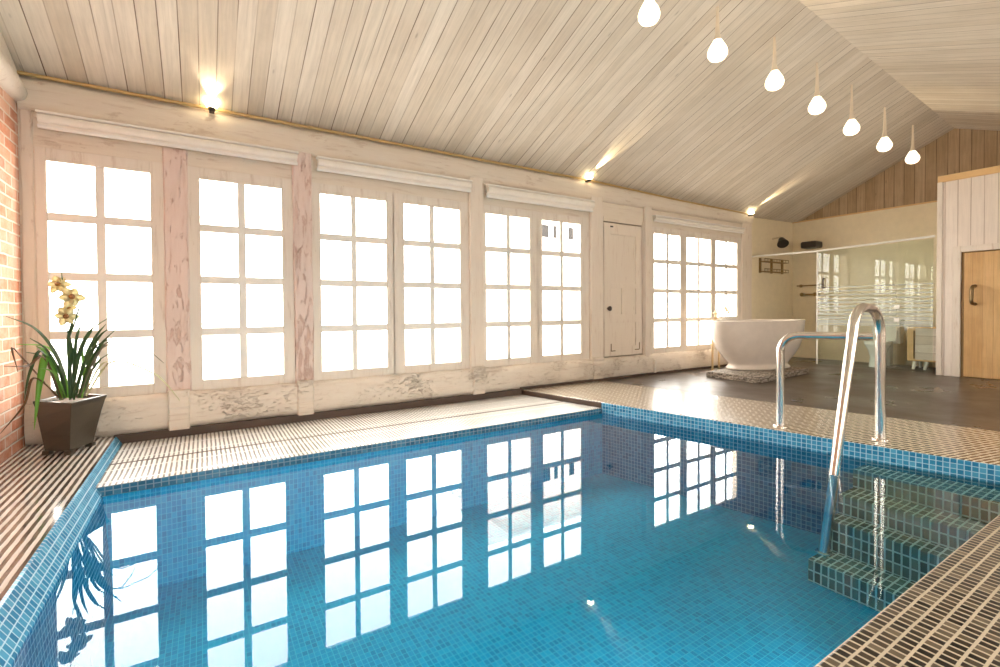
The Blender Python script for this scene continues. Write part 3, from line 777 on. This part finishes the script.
# toilet
to = thing('toilet', 'white ceramic toilet behind the shower glass', 'toilet', (9.62, 3.32, 0))
c = Vector((9.60, 3.36, 0))
m = MB(); m.lathe([(.13, 0), (.125, .05), (.11, .16), (.14, .28), (.19, .37), (.20, .40), (.17, .405), (.14, .36), (.08, .28), (0, .26)], c, 28, 1.25, .9)
m.build('bowl', M['ceramic'], to)
MB().lathe([(.20, .405), (.205, .415), (.2, .43), (.145, .43), (.14, .41)], c, 28, 1.25, .9).build('seat', M['ceramic'], to)
MB().obox((9.87, 3.36, .60), (.012, 0, 0), (0, .17, 0), (.03, 0, .18)).build('lid', M['ceramic'], to, bevel=.01)
MB().box(9.90, 10.07, 3.16, 3.56, .38, .76).box(9.89, 10.08, 3.15, 3.57, .76, .79).box(9.85, 10.0, 3.28, 3.44, 0, .39).build('cistern', M['ceramic'], to, bevel=.012)
# small wooden cabinet
y1, y0 = onX(907, 345, 9.66).y, 2.56
cb = thing('bathroom_cabinet', 'light wooden cabinet on white legs behind the shower glass', 'cabinet', (9.85, (y0+y1)/2, 0))
MB().box(9.66, 10.05, y0, y1, .13, .68).build('carcass', M['pinetrim'], cb, bevel=.008)
MB().box(9.645, 9.66, y0+.02, y1-.11, .16, .66).build('door', M['white_planks'], cb, uvrot=0)
MB().box(9.64, 9.662, y1-.10, y1-.085, .17, .62).build('pull_slot', M['bronze'], cb)
for yy in (y0+.06, (y0+y1)/2, y1-.07):
    MB().tube([(9.69, yy, .0), (9.70, yy-.03, .14)], [.018, .028], 10).build('leg', M['ceramic'], cb)
for yy in (y0+.06, y1-.07): MB().tube([(10.0, yy, .0), (10.0, yy, .14)], [.018, .028], 10).build('leg', M['ceramic'], cb)

# ------------------------------------------------------------------ sauna cabin
SX = 9.115; ST = 2.89
sa = thing('sauna_cabin', 'white boarded sauna cabin with a honey pine door at the right edge', 'sauna', (SX, 1.2, 0))
DY1, DY0, DZ = 2.215, 1.42, 1.765
m = MB(); m.box(SX, SX+.07, DY1+.03, 2.47, 0, ST-.09); m.box(SX, SX+.07, -1.2, DY0-.03, 0, ST-.09); m.box(SX, SX+.07, DY0-.03, DY1+.03, DZ+.03, ST-.09)
cl = m.build('front_cladding', M['white_planks'], sa)
m = MB().box(SX+.07, XR-.01, 2.40, 2.47, 0, ST-.09)
cs = m.build('side_cladding', M['white_planks'], sa)
for o in (cl, cs):
    uvl = o.data.uv_layers.new(name='uv'); base = parent_loc(sa)
    for p in o.data.polygons:
        for li in p.loop_indices:
            q = o.data.vertices[o.data.loops[li].vertex_index].co+base; uvl.data[li].uv = (q.z, q.y+q.x*.7)
MB().box(SX, XR-.01, -1.2, 2.47, ST-.09, ST).build('roof_board', M['pinetrim'], sa)
MB().box(SX-.022, SX+.01, -1.2, 2.475, ST-.085, ST+.004).build('cornice', M['pinetrim'], sa, bevel=.004)
MB().box(SX-.02, SX+.08, 2.42, 2.48, 0, ST-.085).build('corner_post', M['frame'], sa, bevel=.006)
m = MB().box(SX-.018, SX+.03, DY1+.006, DY1+.09, 0, DZ+.09).box(SX-.018, SX+.03, DY0-.09, DY0-.006, 0, DZ+.09).box(SX-.018, SX+.03, DY0-.006, DY1+.006, DZ+.008, DZ+.09)
m.build('door_frame', M['frame'], sa, bevel=.004)
MB().box(SX+.012, SX+.05, DY0-.004, DY1+.004, .0, DZ+.006).build('door_reveal', M['bronze'], sa)
m = MB().box(SX-.008, SX+.03, DY0, DY1-.03, .012, DZ-.012)
dd = m.build('door', M['pine'], sa, bevel=.004)
uvl = dd.data.uv_layers.new(name='uv'); base = parent_loc(sa)
for p in dd.data.polygons:
    for li in p.loop_indices:
        q = dd.data.vertices[dd.data.loops[li].vertex_index].co+base; uvl.data[li].uv = (q.z, q.y)
hy, hz0, hz1 = 2.075, 1.035, 1.285
hd = MB().tube(fillet([(SX-.006, hy, hz1), (SX-.10, hy+.01, hz1-.005), (SX-.11, hy+.012, hz0+.005), (SX-.006, hy, hz0)], .055), [.024]+[.021]*18+[.024], 12)
hm = hd.build('door_handle', M['bronze'], dd)
struct('trim_%d' % ti, MB().box(XR-.012, XR, 2.52, 5.02, 2.715, 2.74), M['pinetrim'], 'thin wooden strip at the foot of the brown gable boards'); ti += 1

# ------------------------------------------------------------------ potted orchid
PC = Vector((-.862, 4.50, 0))
po = thing('potted_orchid', 'orchid with cream flowers and strap leaves in a square dark pot by the brick wall', 'plant', PC)
ux = Vector((.40, .917, 0)); uy = Vector((-.917, .40, 0))
OFF = Vector((.015, .022, 0)); BN, BL_, BR = Vector((-.819,4.375,0)), Vector((-.969,4.474,0)), Vector((-.726,4.595,0))
RN, RL, RR = Vector((-.795,4.315,0)), Vector((-1.045,4.56,0)), Vector((-.642,4.615,0))
for q_ in (BN, BL_, BR, RN, RL, RR): q_ += OFF
def corner(f, z, ins=0.0):           # f : 0 foot, 1 rim
    n_, l_, r_ = BN.lerp(RN, f), BL_.lerp(RL, f), BR.lerp(RR, f); k_ = l_+r_-n_; c_ = (l_+r_)/2
    return [p.lerp(c_, ins)+Vector((0,0,z)) for p in (n_, r_, k_, l_)]
def pot():
    m = MB(); vs = []; fs = []
    for f, z, ins in ((.0, .026, .04), (.02, .03, 0), (.30, .14, 0), (.62, .26, 0), (.86, .335, 0), (1.0, .362, 0), (1.0, .372, 0), (.98, .372, .10), (.86, .335, .12), (.86, .33, 1.0)):
        vs += corner(f, z, ins)
    nr = len(vs)//4
    for i in range(nr-1):
        for k in range(4): fs.append((i*4+k, i*4+(k+1)%4, (i+1)*4+(k+1)%4, (i+1)*4+k))
    m.add(vs, fs); m.add(vs[:4], [(3,2,1,0)])
    return m
pot().build('pot', M['pot'], po, bevel=.004)
cc = (BL_+BR)/2
for p_ in corner(0, 0, .12):
    d_ = (p_-cc).normalized(); MB().obox((p_.x, p_.y, .0145), ux*.022, uy*.022, Vector((0,0,.0145))).build('pot_foot', M['pot'], po)
MB().add(corner(.86, .345, .11)+corner(.8, .325, .11), [(0,1,2,3),(7,6,5,4)]+[(i, 4+i, 4+(i+1)%4, (i+1)%4) for i in range(4)]).build('soil', M['soil'], po)
def leaf(pts, w, mat, name='leaf', n=6, par=None):
    w *= .84
    P = smooth_path(pts, n); N = len(P); vs = []; fs = []
    for i, p in enumerate(P):
        t = (P[min(i+1, N-1)]-P[max(i-1, 0)]).normalized()
        view = (p-EYE).normalized(); s = t.cross(Vector((.35, -.5, .8))).normalized()
        if abs(t.dot(Vector((.35,-.5,.8)).normalized())) > .93: s = t.cross(Vector((0, -1, 0))).normalized()
        u = i/(N-1); ww = w*(min(1, .45+u*2.2) if u < .25 else 1.0)*(1-max(0, (u-.45)/.55)**1.8)+.0012
        nrm = s.cross(t).normalized()
        vs += [p+s*ww+nrm*ww*.35, p-nrm*.001, p-s*ww+nrm*ww*.35, p-nrm*.0035]
    for i in range(N-1):
        a = i*4; b = a+4
        fs += [(a, a+1, b+1, b), (a+1, a+2, b+2, b+1), (a+2, a+3, b+3, b+2), (a+3, a, b, b+3)]
    return MB().add(vs, fs, True).build(name, mat, par or po)
def P(x, y, Y): return onY(x, y, Y)
base = [(70, 400), (76, 400), (64, 400), (82, 398)]
LV = [  # pixel paths with depth, width, material
    ([(66,398,4.50),(58,360,4.46),(36,330,4.40),(6,316,4.32)], .017, 'leaf'),
    ([(64,398,4.50),(60,375,4.45),(46,350,4.40),(30,338,4.36)], .014, 'leaf'),
    ([(68,398,4.52),(62,370,4.55),(48,348,4.58),(16,344,4.50)], .014, 'leafb'),
    ([(72,398,4.50),(78,358,4.45),(90,332,4.42),(108,318,4.38)], .014, 'leaf'),
    ([(76,396,4.54),(84,362,4.56),(95,338,4.58),(106,324,4.6)], .012, 'leaf'),
    ([(80,396,4.50),(88,370,4.44),(100,346,4.40),(116,329,4.36)], .012, 'leaf'),
    ([(82,396,4.52),(90,374,4.5),(100,360,4.46),(112,352,4.42)], .009, 'leaf'),
    ([(80,398,4.56),(88,372,4.62),(93,350,4.66),(107,345,4.7)], .010, 'leaf'),
    ([(66,398,4.46),(60,384,4.40),(52,372,4.36),(40,368,4.33)], .012, 'leafb'),
    ([(62,400,4.48),(54,372,4.44),(44,352,4.42),(36,346,4.42)], .020, 'leafb'),
    ([(62,400,4.46),(48,356,4.40),(40,380,4.34),(34,430,4.32)], .024, 'leafb'),
    ([(60,400,4.44),(42,352,4.36),(30,372,4.28),(24,400,4.22)], .010, 'leaf'),
    ([(62,400,4.44),(44,358,4.36),(28,366,4.24),(4,366,4.10)], .009, 'leafbr'),
    ([(60,398,4.42),(34,378,4.30),(24,405,4.22),(0,434,4.12)], .007, 'leafbr'),
    ([(58,398,4.46),(24,360,4.30),(12,348,4.20),(18,372,4.16)], .008, 'leafbr'),
    ([(84,396,4.50),(100,366,4.44),(112,362,4.40),(124,366,4.38)], .006, 'leafp'),
    ([(84,396,4.46),(104,345,4.40),(138,346,4.36),(150,352,4.34),(164,363,4.32)], .008, 'leafd'),
    ([(86,396,4.46),(112,362,4.40),(150,372,4.32),(166,384,4.28),(180,401,4.24)], .010, 'leafp'),
    ([(80,396,4.46),(96,356,4.40),(112,344,4.36),(124,352,4.34),(132,364,4.32)], .007, 'leafd'),
    ([(78,398,4.52),(92,352,4.56),(100,336,4.58),(110,328,4.6)], .010, 'leaf'),
    ([(72,398,4.44),(84,366,4.40),(94,348,4.36),(112,338,4.32)], .010, 'leaf'),
    ([(66,398,4.52),(52,370,4.56),(40,356,4.58),(26,352,4.55)], .010, 'leaf'),
    ([(74,400,4.48),(74,370,4.46),(76,340,4.44),(82,322,4.42)], .013, 'leaf'),
    ([(70,400,4.48),(69,372,4.46),(71,348,4.44),(66,326,4.42)], .015, 'leaf'),
    ([(82,398,4.50),(84,372,4.48),(82,352,4.46),(84,336,4.44)], .011, 'leafb'),
    ([(64,400,4.46),(52,390,4.42),(46,384,4.40),(38,380,4.38)], .006, 'leafp'),
]
for pts, w_, mt in LV: leaf([P(*q) for q in pts], w_, M[mt])
stem = smooth_path([P(71, 398, 4.49), P(70, 370, 4.47), P(68, 340, 4.45), P(72, 322, 4.44), P(68, 305, 4.43), P(66, 290, 4.43), P(62, 278, 4.43)], 5)
MB().tube(stem, [.012-.008*i/(len(stem)-1) for i in range(len(stem))], 8).build('flower_stem', M['leaf'], po)
st2 = smooth_path([P(68, 340, 4.45), P(74, 325, 4.42), P(79, 308, 4.40)], 5)
MB().tube(st2, .005, 8).build('flower_stem', M['leaf'], po)
def flower(x, y, Y, s, tilt, seed):
    c = P(x, y, Y); rnd = random.Random(seed); view = (EYE-c).normalized()
    nz = (view+Vector((tilt[0], 0, tilt[1]))).normalized(); ax = nz.cross(Vector((0,0,1))).normalized(); ay = nz.cross(ax)
    root = None; m = MB()
    for k in range(6):
        a = 2*math.pi*k/6+rnd.uniform(-.15, .15); L = s*(1 if k%2 else .85); d = ax*math.cos(a)+ay*math.sin(a); t = nz.cross(d)
        pts = []; N = 7
        for i in range(N):
            u = i/(N-1); ww = s*.34*math.sin(math.pi*min(.97, u*.9+.06))**.8
            p = c+d*L*u+nz*(.25*s*math.sin(u*2.2)-.15*s*u); pts.append((p, ww))
        vs = []; fs = []
        for p, ww in pts: vs += [p+t*ww+nz*ww*.2, p, p-t*ww+nz*ww*.2, p-nz*.002]
        for i in range(N-1):
            A = i*4; B = A+4; fs += [(A,A+1,B+1,B),(A+1,A+2,B+2,B+1),(A+2,A+3,B+3,B+2),(A+3,A,B,B+3)]
        m.add(vs, fs, True)
    fo = m.build('flower', M['petal'], po)
    lp = MB(); 
    lp.tube([c+nz*s*.05, c+nz*s*.35, c+nz*s*.5], [s*.12, s*.24, s*.08], 10)
    l = lp.build('flower_lip', M['petalc'], po); l.parent = fo; return fo
flower(66, 316, 4.41, .072, (0, -.1), 1)
flower(71, 297, 4.41, .080, (.2, .1), 2)
flower(59, 285, 4.43, .070, (-.3, .3), 3)
flower(68, 308, 4.44, .05, (.5, -.3), 5)
MB().tube([P(62, 278, 4.43), P(61.5, 272, 4.43)], [.004, .002], 6).build('flower_bud', M['leaf'], po)

nh = thing('neighbour_house', 'pale house with small grey windows seen through the window left of the small door', 'house', (8.2, 9.6, -.06))
m = MB().box(6.4, 9.6, 9.6, 12.5, -.13, 4.2); m.build('house_wall', M['housewall'], nh)
m = MB().add([(6.2, 9.4, 4.2), (9.8, 9.4, 4.2), (9.8, 12.7, 4.2), (6.2, 12.7, 4.2), (6.2, 11.05, 5.2), (9.8, 11.05, 5.2)], [(0,1,5,4), (2,3,4,5), (1,2,5), (3,0,4), (3,2,1,0)]); m.build('roof', M['housewall'], nh)
for xa, xb in ((7.25, 7.47), (7.62, 7.72), (8.12, 8.28)):
    w1 = MB().box(xa-.03, xb+.03, 9.56, 9.60, 2.80, 3.17).build('window', M['housewall'], nh)
    MB().box(xa, xb, 9.545, 9.565, 2.83, 3.14).build('pane', M['housepane'], w1)
gr = MB().box(-30, 45, 5.07, 60, -.3, -.12); tag(gr.build('ground', M['housewall']), kind='structure')

# ------------------------------------------------------------------ daylight
wd = bpy.data.worlds.new('daylight'); SC.world = wd; wd.use_nodes = True
bg = wd.node_tree.nodes['Background']; bg.inputs[0].default_value = (1.0, .962, .905, 1); bg.inputs[1].default_value = 15.0
def portal(x0, x1, z0, z1, y, facing):
    l = bpy.data.lights.new('daylight_portal', 'AREA'); l.shape = 'RECTANGLE'; l.size = x1-x0; l.size_y = z1-z0; l.cycles.is_portal = True
    o = bpy.data.objects.new('daylight_portal', l); COL.objects.link(o); o.location = ((x0+x1)/2, y, (z0+z1)/2)
    o.rotation_euler = (math.radians(90)*(-1 if facing < 0 else 1), 0, 0)
for w_ in WIN: portal(w_[0], w_[3], GZ0, GZ1, D+.10, -1)
for a, b in OPN: portal(a, b, fz0, fz1, YF-.12, 1)

def pool_fill_spot(loc, aim, power, ang=150):  # added underwater fill to brighten the blue floor, out of view
    l = bpy.data.lights.new('pool_fill_spot', 'SPOT'); l.energy = power; l.color = (.93, 1, 1); l.spot_size = math.radians(ang); l.spot_blend = .6; l.shadow_soft_size = .05
    o = bpy.data.objects.new('pool_fill_spot', l); COL.objects.link(o); o.location = loc
    o.rotation_euler = (Vector(aim)-Vector(loc)).to_track_quat('-Z', 'Y').to_euler()
for x, pw in ((.0, 30), (1.2, 27), (2.2, 10)): 
    pool_fill_spot((x, PN+.06, -.30), (x-.1, 1.75, PF), pw*1.55, 112)
    lb = MB().tube([(x, PN-.005, -.30), (x, PN+.018, -.30), (x, PN+.026, -.30)], [.085, .085, .06], 20)
    lamp = struct('pool_fill_fixture', lb, M['chrome'])  # made-up housing around each added fill light, hidden below the near deck
    MB().tube([(x, PN+.02, -.30), (x, PN+.031, -.30)], [.055, .045], 20).build('lens', M['pool_fill_glow'], lamp)

SC.view_settings.view_transform = 'Standard'; SC.view_settings.look = 'None'; SC.view_settings.gamma = 1; SC.view_settings.use_curve_mapping = False
SC.view_settings.exposure = 0.0
SC.cycles.use_denoising = True
SC.cycles.max_bounces = 10; SC.cycles.diffuse_bounces = 5; SC.cycles.transparent_max_bounces = 16
SC.cycles.sample_clamp_indirect = 12
